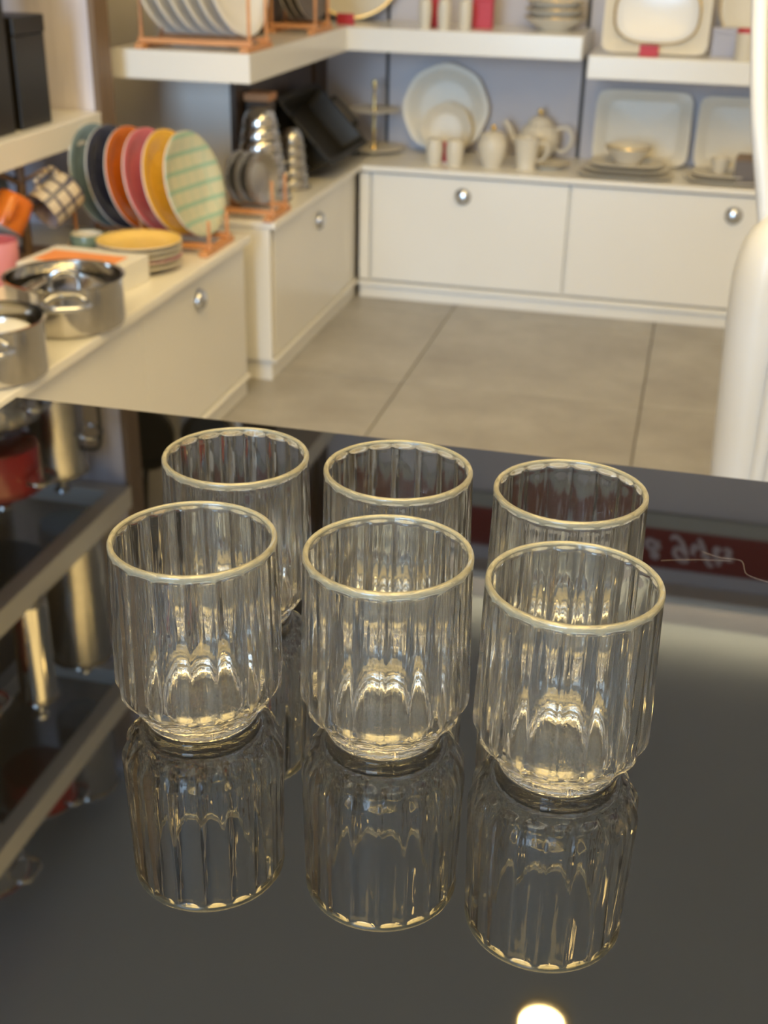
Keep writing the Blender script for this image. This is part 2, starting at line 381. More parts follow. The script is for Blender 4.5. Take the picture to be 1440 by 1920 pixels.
# ================================================================== RIBBED TUMBLERS
NF = 18
def glass_mesh():
    outer = [(0.0, 0.0016), (0.018, 0.0016), (0.0262, 0.0012), (0.0285, 0.0), (0.0296, 0.0004), (0.0300, 0.0016), (0.0298, 0.0060), (0.0306, 0.0085), (0.0335, 0.0097),
             (0.0353, 0.0103), (0.0367, 0.0112), (0.0382, 0.0130), (0.0398, 0.0153), (0.0414, 0.0182), (0.0423, 0.0205), (0.0427, 0.0230), (0.0428, 0.0270)]
    for k in range(1, 13): outer.append((0.0428 - 0.0017 * k / 12, 0.0270 + (0.091 - 0.027) * k / 12))
    outer += [(0.0411, 0.0925), (0.04105, 0.0938), (0.0410, 0.0950), (0.0410, 0.0966), (0.0410, 0.0974), (0.0410, 0.0982), (0.0409, 0.0996), (0.0405, 0.1005), (0.0399, 0.1008), (0.0390, 0.1008), (0.0384, 0.1005), (0.0381, 0.0996)]
    inner = [(0.0380, 0.0975)]
    for k in range(1, 12): inner.append((0.0380 - 0.0008 * k / 11, 0.0975 - (0.0975 - 0.0235) * k / 11))
    inner += [(0.0366, 0.0195), (0.0345, 0.0160), (0.0310, 0.0137), (0.0255, 0.0124), (0.018, 0.0119), (0.009, 0.0117), (0.0, 0.0117)]
    prof = outer + inner; no = len(outer)
    def fn(i, r, z, a):
        # convex ribs outside, fading towards the rim and to the foot; faint waves inside
        ph = ((a * NF / (2 * PI)) % 1.0) * 2 - 1          # -1..1 across one flute, ridges at the ends
        if i < no:
            up = min(1, max(0, (0.0982 - z) / 0.0016)); dn = min(1, max(0, (z - 0.0094) / 0.003))
            w = noise.noise(Vector((math.cos(a) * 1.7, math.sin(a) * 1.7, z * 28))) * 0.00014 * up
            return r - 0.00175 * up * dn * (1 - ph * ph) + w
        k = min(1, max(0, (0.093 - z) / 0.012)) * min(1, max(0, (z - 0.014) / 0.006))
        return r + k * 0.00024 * noise.noise(Vector((math.cos(a) * 3, math.sin(a) * 3, z * 50)))
    v, f = lathe_v(prof, NF * 12, fn)
    rim = [i for i, q in enumerate(f) if min(v[k][2] for k in q) > 0.0981 or (min(v[k][2] for k in q) > 0.0965 and min(math.hypot(v[k][0], v[k][1]) for k in q) > 0.0388)]
    return v, f, rim
gv, gf, grim = glass_mesh()
spots = [((-0.2116, 0.49039), 'ribbed clear glass tumbler at the front left of the six', 0.10),
         ((-0.11676, 0.50139), 'ribbed clear glass tumbler in the middle of the front row', 0.02),
         ((-0.02781, 0.49668), 'ribbed clear glass tumbler at the front right, nearest the camera', 0.21),
         ((-0.22635, 0.59081), 'ribbed clear glass tumbler at the back left, partly hidden', 0.07),
         ((-0.13476, 0.59789), 'ribbed clear glass tumbler in the middle of the back row', 0.16),
         ((-0.04032, 0.59679), 'ribbed clear glass tumbler at the back right by the red reflection', 0.27)]
g0 = None
for (x, y), lab, rz in spots:
    if g0 is None:
        g = g0 = add('glass_tumbler', gv, gf, clear, None, True, None, 60)
        g.data.materials.append(rim_m)
        for i in grim: g.data.polygons[i].material_index = 1
    else:
        g = g0.copy(); COL.objects.link(g)
    g.location = (x, y, T + 0.0002); g.rotation_euler = (0, 0, rz)
    tag(g, lab, 'tumbler', 'six ribbed tumblers on the black table')

# ================================================================== PLATES
def plate_prof(R, d=0.018, th=0.004):
    return [(0, 0.0), (R * 0.55, 0.0), (R * 0.60, -0.003), (R * 0.66, 0.001), (R * 0.82, d * 0.55), (R * 0.97, d), (R, d + 0.001), (R, d + th * 0.8),
            (R * 0.96, d + th), (R * 0.80, d * 0.55 + th), (R * 0.64, th + 0.0015), (R * 0.56, th), (0, th)]
def glaze_prof(R, d=0.018, th=0.004):
    e = 0.0006
    return [(R * 0.998, d + th * 0.8 + e), (R * 0.96, d + th + e), (R * 0.80, d * 0.55 + th + e), (R * 0.64, th + 0.0015 + e), (R * 0.56, th + e), (0, th + e)]
def plate(name, label, R, loc, rot, body_m, glaze_m, group, d=0.018, n=48):
    t = thing(name, label, 'plate', loc, group=group, rot=rot)
    lathe('body', plate_prof(R, d), body_m, t, n)
    if glaze_m: lathe('glaze', glaze_prof(R, d), glaze_m, t, n)
    return t
def standing(xb, yb, zb, R, tilt, yaw):
    """centre and rotation of a round plate standing on its edge at (xb,yb,zb); face towards yaw, leaning back by tilt"""
    # plate axis (0,0,1) -> direction (cos yaw cos tilt, sin yaw cos tilt, sin tilt)
    rot = (0, PI / 2 - tilt, yaw)
    up = Vector((-math.cos(yaw) * math.sin(tilt), -math.sin(yaw) * math.sin(tilt), math.cos(tilt)))
    c = Vector((xb, yb, zb)) + up * R
    return c, rot
def dish_rack(name, label, x0, x1, yc, z, half, pegs, group, ph=0.075, rail=0.007):
    t = thing(name, label, 'dish rack', ((x0 + x1) / 2, yc, z), group=group); L = (x1 - x0) / 2
    for y in (-half, half):
        box('rail', (-L, y - rail, 0.012), (L, y + rail, 0.024), beech, t, 0.002)
    for x in (-L + 0.012, L - 0.012):
        box('foot', (x - 0.010, -half - 0.03, 0.0), (x + 0.010, half + 0.03, 0.0119), beech, t, 0.002)
    for k in range(pegs):
        x = -L + 0.008 + (2 * L - 0.016) * k / (pegs - 1)
        for y in (-half, half):
            lathe('peg', [(0, 0), (0.0042, 0), (0.0042, ph - 0.003), (0.003, ph), (0, ph)], beech, t, 10, loc=(x, y, 0.0241))
    return t
# coloured plates in the rack on the near worktop
dish_rack('dish_rack', 'wooden dish rack holding the six coloured plates', -1.315, -0.985, 2.535, ZN, 0.055, 3, None, ph=0.05)
cols = [(-1.258, 'grey-blue plate at the far left of the coloured row', blue_g, 2.552), (-1.218, 'dark navy plate between the grey-blue and orange plates', navy_g, 2.548),
        (-1.172, 'orange plate beside the navy one in the rack', oran_g, 2.545), (-1.128, 'pink plate between orange and yellow plates in the rack', pink_g, 2.54),
        (-1.082, 'mustard yellow plate standing behind the checked plate', yel_g, 2.535), (-1.030, 'plate with teal check pattern, frontmost in the rack', teal_g, 2.53)]
for x, lab, m, y in cols:
    c, r = standing(x, y, ZN + 0.026, 0.113, math.radians(15), math.radians(-9))
    plate('dinner_plate', lab, 0.113, c, r, porcelain_w, m, 'coloured plates in the wooden rack')
# white plates in the rack on the left shelf
dish_rack('dish_rack', 'wooden rack of white plates on the near end of the left shelf', -1.285, -1.004, 2.885, 0.782, 0.06, 2, None, ph=0.10)
for k in range(6):
    c, r = standing(-1.226 + 0.035 * k, 2.885, 0.808, 0.125, math.radians(12), math.radians(-12))
    plate('white_plate', ['leftmost', 'second from left', 'third from left', 'third from right', 'second from right', 'rightmost'][k] + ' white plate in the rack on the left shelf', 0.125, c, r, porcelain_w, None, 'white plates in the shelf rack')
dish_rack('dish_rack', 'small wooden rack of dark-rimmed plates near the shelf corner', -1.147, -1.008, 3.42, 0.782, 0.06, 2, None, ph=0.09)
for k in range(3):
    c, r = standing(-1.096 + 0.022 * k, 3.42, 0.808, 0.10, math.radians(7), math.radians(-12))
    plate('side_plate', ['left', 'middle', 'right'][k] + ' dark-faced plate in the small rack near the shelf corner', 0.10, c, r, porcelain, grey_card, 'dark-faced plates in the small rack')
# yellow plate stack in front of the rack
for k in range(5):
    R = 0.088
    lab = 'pale yellow plate on top of the low stack' if k == 4 else ['lowest', 'second lowest', 'middle', 'second from top'][k] + ' plate of the low stack under the yellow plate'
    plate('stacked_plate', lab, R, (-1.090, 2.335, ZN + 0.0045 + 0.0105 * k), (0, 0, 0), porcelain, yel_l if k == 4 else (pink_l if k == 1 else None), 'low stack of plates beside the orange box', 0.011)

# ================================================================== POTS
def pot(name, label, loc, R, H, mat, group=None, lid=None, handles=True, rz=0.0, ring=None, cat='pot', n=44):
    t = thing(name, label, cat, loc, rz, group)
    th = 0.0025
    lathe('body', [(0, 0), (R * 0.93, 0), (R * 0.985, 0.004), (R, 0.012), (R, H - 0.004), (R + 0.004, H - 0.001), (R + 0.004, H + 0.001), (R - th, H), (R - th, 0.012), (R * 0.95, 0.006), (0, 0.005)], mat, t, n)
    if handles:
        for s in (-1, 1):
            pts = spline([(s * R * 0.985, -0.040, H * 0.72), (s * (R + 0.020), -0.038, H * 0.735), (s * (R + 0.036), -0.024, H * 0.745), (s * (R + 0.038), 0, H * 0.75), (s * (R + 0.036), 0.024, H * 0.745), (s * (R + 0.020), 0.038, H * 0.735), (s * R * 0.985, 0.040, H * 0.72)])
            tube('handle', pts, 0.0055, ring or chrome, t, 10)
    if lid:
        l = lathe('lid', [(R + 0.005, H + 0.0015), (R + 0.006, H + 0.004), (R * 0.9, H + 0.013), (R * 0.6, H + 0.026), (R * 0.25, H + 0.033), (0, H + 0.034)], lid, t, n)
        lathe('knob', [(0.008, H + 0.0335), (0.008, H + 0.046), (0.020, H + 0.052), (0.021, H + 0.057), (0.014, H + 0.063), (0, H + 0.064)], ring or chrome, l, 24)
    return t
p1 = pot('cooking_pot', 'larger open steel pot with loop handles beside the orange box', (-1.058, 1.945, ZN), 0.104, 0.088, steel, 'steel pots on the left worktop', rz=math.radians(-62))
p2 = pot('cooking_pot', 'smaller open steel pot at the left edge nearest the table', (-1.048, 1.665, ZN), 0.090, 0.092, steel, 'steel pots on the left worktop', rz=math.radians(-62))
# a lid leaning inside the larger pot: its knob shows above the rim
t = thing('pot_lid', 'steel pot lid with knob resting inside the larger pot', 'lid', (-1.058, 1.945, ZN + 0.050), rot=(math.radians(10), 0, 0.5))
lathe('dome', [(0.086, 0.0), (0.087, 0.002), (0.070, 0.012), (0.04, 0.018), (0, 0.020)], steel, t, 40)
tube('handle', spline([(-0.026, 0, 0.016), (-0.022, 0, 0.040), (0, 0, 0.050), (0.022, 0, 0.040), (0.026, 0, 0.016)]), 0.0055, chrome, t, 10)
t = thing('pot_lid', 'round steel lid lying inside the smaller pot', 'lid', (-1.048, 1.665, ZN + 0.045), rot=(math.radians(18), math.radians(-8), 0))
lathe('dome', [(0.072, 0.0), (0.073, 0.002), (0.06, 0.014), (0.03, 0.020), (0, 0.021)], porcelain_w, t, 36)
lathe('knob', [(0.006, 0.020), (0.006, 0.028), (0.015, 0.033), (0.014, 0.038), (0, 0.040)], chrome, t, 20)
# orange and white carton
t = thing('carton', 'white carton with orange printed top between pots and plates', 'box', (-1.145, 2.190, ZN), math.radians(-4))
box('carton_body', (-0.105, -0.075, 0), (0.105, 0.075, 0.052), white_card, t, 0.002)
box('printed_panel', (-0.085, -0.045, 0.0521), (0.080, 0.035, 0.0530), orange_card, t)
# grey card box at far left edge with a red mark
t = thing('small_box', 'grey box with red mark behind the smaller pot', 'box', (-1.225, 1.765, ZN), math.radians(10))
box('carton_body', (-0.045, -0.045, 0), (0.045, 0.045, 0.120), lilac_card, t, 0.002)
box('red_mark', (0.0451, -0.03, 0.05), (0.0456, 0.0, 0.07), red_c, t)

# mug tree and mugs
t = thing('mug_tree', 'brown wooden mug tree with coloured mugs at far left', 'mug stand', (-1.345, 2.33, ZN))
lathe('base', [(0, 0), (0.07, 0), (0.072, 0.006), (0.066, 0.014), (0, 0.016)], brown_edge, t, 32)
lathe('post', [(0, 0.0161), (0.011, 0.0161), (0.010, 0.19), (0.006, 0.205), (0, 0.206)], brown_edge, t, 16)
pegs = [(-20, 0.165), (-95, 0.160), (-160, 0.165), (40, 0.10), (-60, 0.085), (-130, 0.095)]
for a, z in pegs:
    a = math.radians(a); tube('peg', [(0.008 * math.cos(a), 0.008 * math.sin(a), z), (0.075 * math.cos(a), 0.075 * math.sin(a), z + 0.03)], 0.0045, brown_edge, t, 8)
def mug(label, loc, rot, outm, inm, group='mugs hung on the wooden mug tree', R=0.040, H=0.082):
    t = thing('mug', label, 'mug', loc, group=group, rot=rot)
    lathe('body', [(0, 0), (R * 0.82, 0), (R * 0.92, 0.004), (R * 0.98, 0.02), (R, H - 0.002), (R - 0.001, H), (R - 0.003, H - 0.001)], outm, t, 36)
    lathe('inside', [(R - 0.0032, H - 0.0012), (R - 0.0045, 0.02), (R * 0.78, 0.006), (0, 0.005)], inm, t, 36)
    tube('handle', spline([(R * 0.96, 0, H * 0.80), (R + 0.020, 0, H * 0.80), (R + 0.027, 0, H * 0.52), (R + 0.018, 0, H * 0.26), (R * 0.95, 0, H * 0.22)]), 0.005, outm, t, 10, flat=1.3)
    return t
def mug_dir(label, base, d, roll, om, im, **k):
    q = Vector(d).to_track_quat('Z', 'Y').to_euler(); t = mug(label, base, (0, 0, 0), om, im, **k)
    t.rotation_euler = (Vector(d).to_track_quat('Z', 'Y') @ Matrix.Rotation(roll, 3, 'Z').to_quaternion()).to_euler(); return t
mug_dir('net-patterned mug with lavender inside hanging at the right of the mug tree', (-1.262, 2.392, 0.545), (-0.42, -0.80, -0.50), 1.4, net_g, lav_g, R=0.044, H=0.088)
mug_dir('orange mug hanging in the middle of the mug tree', (-1.318, 2.262, 0.545), (-0.25, -0.55, -0.85), 0.6, oran_g, porcelain, H=0.072)
mug_dir('grey-blue mug hanging at the far left of the mug tree', (-1.420, 2.345, 0.545), (0.25, -0.90, -0.25), 2.4, blue_g, porcelain_w, R=0.038)
mug_dir('beige mug hanging low on the mug tree', (-1.402, 2.255, 0.462), (0.25, -0.90, -0.20), 2.6, porcelain, lav_g, R=0.036, H=0.07)
mug('green mug standing low beside the mug tree behind the carton', (-1.215, 2.350, ZN + 0.0005), (0, 0, math.radians(60)), green_g, porcelain, H=0.06, R=0.036)
mug('pink mug standing in front of the mug tree', (-1.312, 2.150, ZN + 0.0005), (0, 0, math.radians(200)), pink_l, pink_g, R=0.044, H=0.084)
# black boxes on the left shelf
for k, (lab, y, x, sx, sy, h) in enumerate([('tall matt black box on the left shelf beside the wood partition', 2.40, -1.385, 0.11, 0.125, 0.215), ('taller black box at the left frame edge on the shelf', 2.245, -1.40, 0.14, 0.13, 0.33)]):
    t = thing('black_box', lab, 'box', (x, y, 0.662), group='black boxes on the left shelf')
    box('carton_body', (-sx / 2, -sy / 2, 0), (sx / 2, sy / 2, h - 0.035), black_p, t, 0.003)
    box('lid', (-sx / 2 - 0.002, -sy / 2 - 0.002, h - 0.0349), (sx / 2 + 0.002, sy / 2 + 0.002, h), black_p, t, 0.003)

# ================================================================== FAR-LEFT WORKTOP: rack, steel bowls, black tray
dish_rack('dish_rack', 'wooden rack with steel dishes at the end of the far worktop', -1.105, -0.952, 2.86, ZF, 0.05, 2, None, ph=0.07)
for k in range(3):
    c, r = standing(-1.062 + 0.028 * k, 2.86, ZF + 0.026, 0.062, math.radians(6), math.radians(-20))
    plate('steel_dish', ['left', 'middle', 'right'][k] + ' small steel dish standing in the far wooden rack', 0.062, c, r, steel_b, None, 'steel dishes in the far rack', 0.012, 36)
def bowl_stack(label_c, x, y, R, n, step, grp, mat):
    for k in range(n):
        r = R * (1 - 0.068 * k)
        o = lathe('mixing_bowl', [(r, 0.0), (r + 0.004, 0.0015), (r + 0.004, 0.0035), (r - 0.002, 0.005), (r * 0.95, 0.016), (r * 0.80, 0.034), (r * 0.5, 0.046), (0, 0.049), (0, 0.047), (r * 0.5, 0.044), (r * 0.78, 0.032), (r * 0.93, 0.015), (r - 0.004, 0.004)], mat, None, 40, loc=(x, y, ZF + 0.0005 + step * k))
        tag(o, ('lowest' if k == 0 else ['second', 'third', 'fourth', 'fifth', 'sixth', 'seventh'][k - 1] + ' from bottom') + ' upturned steel bowl in the ' + label_c, 'bowl', grp)
bowl_stack('tall stack beside the wooden rack', -1.068, 3.045, 0.077, 7, 0.030, 'tall stack of steel bowls', steel)
bowl_stack('shorter stack beside the black tray', -1.035, 3.200, 0.046, 5, 0.027, 'shorter stack of steel bowls', steel_b)
t = thing('roasting_tray', 'deep black roasting tray tilted up on the far worktop', 'tray', (-1.075, 3.485, ZF + 0.088), rot=(math.radians(0), math.radians(46), 0))
w, l_, h_, e = 0.105, 0.185, 0.060, 0.005
v = []; f = []
def ringv(a, b, z, r=0.02):
    o = []
    for (cx, cyy, s) in [(a - r, b - r, 0), (-a + r, b - r, 1), (-a + r, -b + r, 2), (a - r, -b + r, 3)]:
        for k in range(5):
            an = PI / 2 * s + PI / 2 * k / 4; o.append((cx + r * math.cos(an), cyy + r * math.sin(an), z))
    return o
rings = [ringv(w - 0.012, l_ - 0.012, 0), ringv(w, l_, h_), ringv(w + 0.012, l_ + 0.012, h_), ringv(w + 0.012, l_ + 0.012, h_ + e), ringv(w - e, l_ - e, h_ + e), ringv(w - 0.012 - e, l_ - 0.012 - e, e)]
N = 20
for R_ in rings: v += R_
for i in range(len(rings) - 1):
    for k in range(N): f.append((i * N + k, i * N + (k + 1) % N, (i + 1) * N + (k + 1) % N, (i + 1) * N + k))
f.append(tuple(reversed(range(N)))); f.append(tuple((len(rings) - 1) * N + k for k in range(N)))
add('tray_body', v, f, black_t, t)
for s in (-1, 1):
    tube('handle', spline([(-0.045, s * (l_ + 0.008), h_ + 0.004), (-0.045, s * (l_ + 0.030), h_ + 0.012), (0.045, s * (l_ + 0.030), h_ + 0.012), (0.045, s * (l_ + 0.008), h_ + 0.004)]), 0.005, black_t, t, 8)
o = thing('wooden_box', 'small amber wooden box on the bowls under the left shelf', 'box', (-1.113, 3.18, ZF))
box('carton_body', (-0.03, -0.03, 0.0), (0.03, 0.03, 0.225), dark_wood, o, 0.002)
box('lid', (-0.034, -0.034, 0.2251), (0.034, 0.034, 0.245), beech, o, 0.002)

# ================================================================== BACK WORKTOP: cream porcelain
G = 'cream porcelain on the back worktop'
t = thing('cake_stand', 'two-tier cream cake stand with gold stem near the corner', 'cake stand', (-0.965, 3.815, ZF))
lathe('lower_tier', [(0, 0.006), (0.05, 0.006), (0.09, 0.012), (0.094, 0.016), (0.09, 0.018), (0.05, 0.011), (0, 0.011)], porcelain, t, 40)
lathe('foot', [(0, 0), (0.03, 0), (0.03, 0.0059), (0, 0.0059)], gold, t, 24)
lathe('stem', [(0.0, 0.0111), (0.010, 0.0111), (0.005, 0.022), (0.004, 0.05), (0.007, 0.065), (0.004, 0.08), (0.005, 0.118), (0, 0.1185)], gold, t, 16)
lathe('upper_tier', [(0, 0.119), (0.04, 0.119), (0.074, 0.125), (0.078, 0.130), (0.074, 0.131), (0.04, 0.124), (0, 0.124)], porcelain, t, 40)
lathe('finial', [(0, 0.1241), (0.008, 0.1241), (0.004, 0.14), (0.006, 0.16), (0.003, 0.18), (0.008, 0.20), (0.006, 0.212), (0, 0.216)], gold, t, 16)
t = thing('covered_jar', 'small pale jar behind the cake stand', 'jar', (-1.075, 3.875, ZF))
lathe('body', [(0, 0), (0.024, 0), (0.032, 0.02), (0.033, 0.05), (0.026, 0.066), (0.022, 0.068)], porcelain, t, 28)
lathe('lid', [(0.025, 0.0681), (0.02, 0.076), (0.006, 0.080), (0.006, 0.088), (0, 0.09)], porcelain, t, 28)
def gon_plate(name, label, R, loc, rot, group, lobes=8, amp=0.015, trim=True):
    t = thing(name, label, 'plate', loc, group=group, rot=rot)
    fn = lambda i, r, z, a: r * (1 + amp * math.cos(lobes * a) * (r / R) ** 4)
    lathe('body', plate_prof(R), porcelain, t, 64, fn=fn)
    if trim:
        lathe('rim_line', [(R * 0.985, 0.0219), (R * 0.965, 0.0229), (R * 0.945, 0.0219)], gold, t, 64, fn=fn)
    return t
c, r = standing(-0.752, 3.885, ZF, 0.130, math.radians(12), math.radians(-82))
c, r = standing(-0.752, 3.862, ZF, 0.132, math.radians(11), math.radians(-84)); gon_plate('display_plate', 'large scalloped cream plate standing against the back wall', 0.132, c, r, G, trim=False)
c, r = standing(-0.738, 3.815, ZF, 0.078, math.radians(11), math.radians(-84)); gon_plate('display_plate', 'small scalloped cream plate standing before the large round one', 0.078, c, r, G, trim=False)
def shaker(name, label, loc, R, H, group, mat=porcelain, cat='shaker'):
    t = thing(name, label, cat, loc, group=group)
    lathe('body', [(0, 0), (R * 0.78, 0), (R * 0.82, 0.004), (R, H * 0.55), (R * 0.96, H * 0.8), (R * 0.9, H * 0.88)], mat, t, 28)
    lathe('cap', [(R * 0.90, H * 0.8801), (R * 0.80, H * 0.95), (R * 0.45, H), (0, H * 1.01)], mat, t, 28)
    return t
shaker('tall_cup', 'cream shaker left of the red card on the back worktop', (-0.742, 3.668, ZF), 0.026, 0.078, G)
shaker('tall_cup', 'cream shaker right of the red card on the back worktop', (-0.681, 3.672, ZF), 0.027, 0.078, G)
t = thing('price_card', 'thin red card between the two cream shakers', 'card', (-0.711, 3.700, ZF))
box('panel', (-0.013, -0.0015, 0.004), (0.013, 0.0015, 0.062), red_c, t, 0.0006); box('foot', (-0.010, -0.012, 0), (0.010, 0.012, 0.0039), white_card, t, 0.0006)
t = thing('sugar_bowl', 'cream lidded sugar bowl between the shakers and mug', 'sugar bowl', (-0.572, 3.690, ZF))
lathe('body', [(0, 0), (0.026, 0), (0.028, 0.004), (0.038, 0.03), (0.043, 0.055), (0.042, 0.075), (0.036, 0.086)], porcelain, t, 36)
l = lathe('lid', [(0.039, 0.0861), (0.036, 0.092), (0.02, 0.101), (0.008, 0.104)], porcelain, t, 36)
lathe('knob', [(0.006, 0.104), (0.006, 0.108), (0.010, 0.113), (0.007, 0.119), (0, 0.120)], gold, l, 20)
t = thing('cream_mug', 'cream footed mug in front of the teapot', 'mug', (-0.470, 3.690, ZF))
lathe('body', [(0, 0), (0.028, 0), (0.029, 0.003), (0.027, 0.008), (0.031, 0.03), (0.037, 0.078), (0.040, 0.090), (0.037, 0.089), (0.034, 0.078), (0.028, 0.03), (0, 0.012)], porcelain, t, 36)
tube('handle', spline([(0.035, 0.004, 0.075), (0.056, 0.01, 0.072), (0.06, 0.012, 0.048), (0.046, 0.008, 0.028), (0.029, 0.002, 0.025)]), 0.004, porcelain, t, 8)
t = thing('saucer', 'cream saucer with gold line beside the footed mug', 'saucer', (-0.405, 3.735, ZF))
lathe('body', [(0, 0), (0.03, 0), (0.032, 0.003), (0.06, 0.012), (0.064, 0.015), (0.060, 0.016), (0.03, 0.006), (0, 0.006)], porcelain, t, 40)
lathe('rim_line', [(0.0635, 0.0152), (0.061, 0.0166), (0.058, 0.0158)], gold, t, 40)
t = thing('teapot', 'round cream teapot with gold knob on the back worktop', 'teapot', (-0.455, 3.845, ZF))
lathe('body', [(0, 0), (0.034, 0), (0.036, 0.005), (0.034, 0.009), (0.052, 0.03), (0.062, 0.055), (0.060, 0.080), (0.048, 0.100), (0.034, 0.110)], porcelain, t, 44)
l = lathe('lid', [(0.038, 0.1101), (0.036, 0.116), (0.02, 0.127), (0.007, 0.131)], porcelain, t, 36)
lathe('knob', [(0.005, 0.131), (0.005, 0.136), (0.010, 0.142), (0.008, 0.150), (0, 0.152)], gold, l, 20)
tube('spout', spline([(-0.052, -0.004, 0.045), (-0.078, -0.006, 0.062), (-0.090, -0.007, 0.090), (-0.108, -0.008, 0.112)]), [0.018, 0.012, 0.009, 0.007], porcelain, t, 14)
tube('handle', spline([(0.050, 0, 0.092), (0.078, 0, 0.100), (0.098, 0, 0.080), (0.094, 0, 0.048), (0.072, 0, 0.030), (0.054, 0, 0.035)]), 0.0052, porcelain, t, 10)
def sq_v(a, d, th, n=3.5, seg=48, k_well=0.62):
    """rounded-square dish: rings of a superellipse"""
    prof = [(0, 0), (k_well, 0), (k_well + 0.05, 0.002), (0.97, d), (1.0, d + 0.001), (1.0, d + th), (0.96, d + th), (k_well + 0.03, th + 0.002), (k_well - 0.03, th), (0, th)]
    def fn(i, r, z, an):
        s = (abs(math.cos(an)) ** n + abs(math.sin(an)) ** n) ** (-1 / n); return r * s
    return lathe_v([(p * a, z) for p, z in prof], seg, fn)
def sq_plate(name, label, a, loc, rot, group, d=0.016, th=0.004, mat=porcelain, asp=1.0, cat='plate', well=0.62, nn=3.5):
    t = thing(name, label, cat, loc, group=group, rot=rot)
    v, f = sq_v(a, d, th, nn, 56, well); v = [(p[0] * asp, p[1], p[2]) for p in v]
    # local plate axes: x across, y up the slope
    add('body', v, f, mat, t, True, None, 45)
    return t
def standing_sq(xb, yb, zb, a, tilt):
    """square plate facing -Y, bottom edge at zb"""
    rot = (PI / 2 - tilt, 0, 0); up = Vector((0, math.sin(tilt), math.cos(tilt)))
    return Vector((xb, yb, zb)) + up * a, rot
c, r = standing_sq(-0.152, 3.862, ZF, 0.107, math.radians(14)); sq_plate('square_plate', 'square cream plate standing behind the bowl on stacked plates', 0.107, c, r, G, asp=1.32, nn=9, well=0.74)
c, r = standing_sq(0.130, 3.862, ZF, 0.104, math.radians(14)); sq_plate('square_plate', 'square cream plate standing behind the dark grey box', 0.104, c, r, G, asp=1.18, nn=9, well=0.74)
for k in range(3):
    sq_plate('square_dish', ['lowest and widest', 'middle', 'topmost'][k] + ' square cream dish under the oval bowl', [0.112, 0.100, 0.086][k], (-0.178, 3.705, ZF + 0.0005 + 0.0125 * k), (0, 0, 0), 'square dishes under the oval bowl', 0.009, 0.0035, asp=1.22)
t = thing('oval_bowl', 'deep cream bowl standing on the stacked square dishes', 'bowl', (-0.178, 3.712, ZF + 0.030))
lathe('body', [(0, 0), (0.035, 0), (0.037, 0.004), (0.058, 0.034), (0.068, 0.048), (0.066, 0.050), (0.055, 0.034), (0.034, 0.007), (0, 0.006)], porcelain, t, 44)
lathe('rim_line', [(0.0683, 0.0478), (0.0675, 0.0505), (0.0655, 0.0503)], gold, t, 44)
for k in range(2):
    sq_plate('square_dish', ['lower', 'upper'][k] + ' square cream dish beside the dark grey box', [0.090, 0.078][k], (0.105, 3.70, ZF + 0.0005 + 0.0125 * k), (0, 0, 0), 'square dishes beside the grey box', 0.009, 0.0035, asp=1.22)
t = thing('cream_cup', 'small cream cup on the right stack of square dishes', 'cup', (0.083, 3.705, ZF + 0.018))
lathe('body', [(0, 0), (0.018, 0), (0.024, 0.02), (0.028, 0.044), (0.0265, 0.044), (0.022, 0.02), (0, 0.004)], porcelain, t, 32)
tube('handle', spline([(0.026, 0, 0.038), (0.040, 0, 0.036), (0.040, 0, 0.018), (0.023, 0, 0.014)]), 0.003, porcelain, t, 8)
t = thing('gift_box', 'dark grey box with brown lid at right of the cream dishes', 'box', (0.172, 3.655, ZF), math.radians(-8))
box('carton_body', (-0.045, -0.035, 0.02), (0.045, 0.035, 0.070), grey_card, t, 0.002); box('lid', (-0.046, -0.036, 0.0701), (0.046, 0.036, 0.080), brown_edge, t, 0.002); box('base', (-0.040, -0.030, 0), (0.040, 0.030, 0.0199), grey_card, t, 0.001)

# ================================================================== BACK SHELVES
ZS, ZR = 0.782, 0.735
c, r = standing(-1.045, 3.842, ZS, 0.150, math.radians(14), math.radians(-80)); gon_plate('charger_plate', 'large cream plate with red price tag on the corner shelf', 0.150, c, r, 'porcelain on the upper back shelves', amp=0.006)
def tag_block(label, x, y, z):
    t = thing('price_tag', label, 'price tag', (x, y, z), group='red price tags')
    box('tag_front', (-0.026, -0.001, 0.0035), (0.026, 0.001, 0.030), red_c, t, 0.0004); box('tag_foot', (-0.026, -0.001, 0), (0.026, 0.016, 0.0034), red_c, t, 0.0004)
tag_block('red price tag before the large round plate on the corner shelf', -1.027, 3.70, ZS)
tag_block('red price tag before the square cream platter', -0.147, 3.645, ZR)
for x, y, lab in [(-0.780, 3.655, 'leftmost of three cream shakers on the upper back shelf'), (-0.724, 3.650, 'middle of three cream shakers on the upper back shelf'), (-0.668, 3.668, 'rightmost of three cream shakers beside the red box')]:
    shaker('salt_shaker', lab, (x, y, ZS), 0.0195, 0.082, 'cream shakers on the upper back shelf')
for x, y, w_, h_, lab in [(-0.770, 3.745, 0.028, 0.11, 'narrow red box behind the left shaker'), (-0.632, 3.765, 0.058, 0.095, 'red box at right of the shelf shakers')]:
    t = thing('red_box', lab, 'box', (x, y, ZS)); box('carton_body', (-w_ / 2, -0.02, 0), (w_ / 2, 0.02, h_ - 0.02), red_c, t, 0.0015); box('lid', (-w_ / 2 - 0.001, -0.021, h_ - 0.0199), (w_ / 2 + 0.001, 0.021, h_), red_c, t, 0.0015)
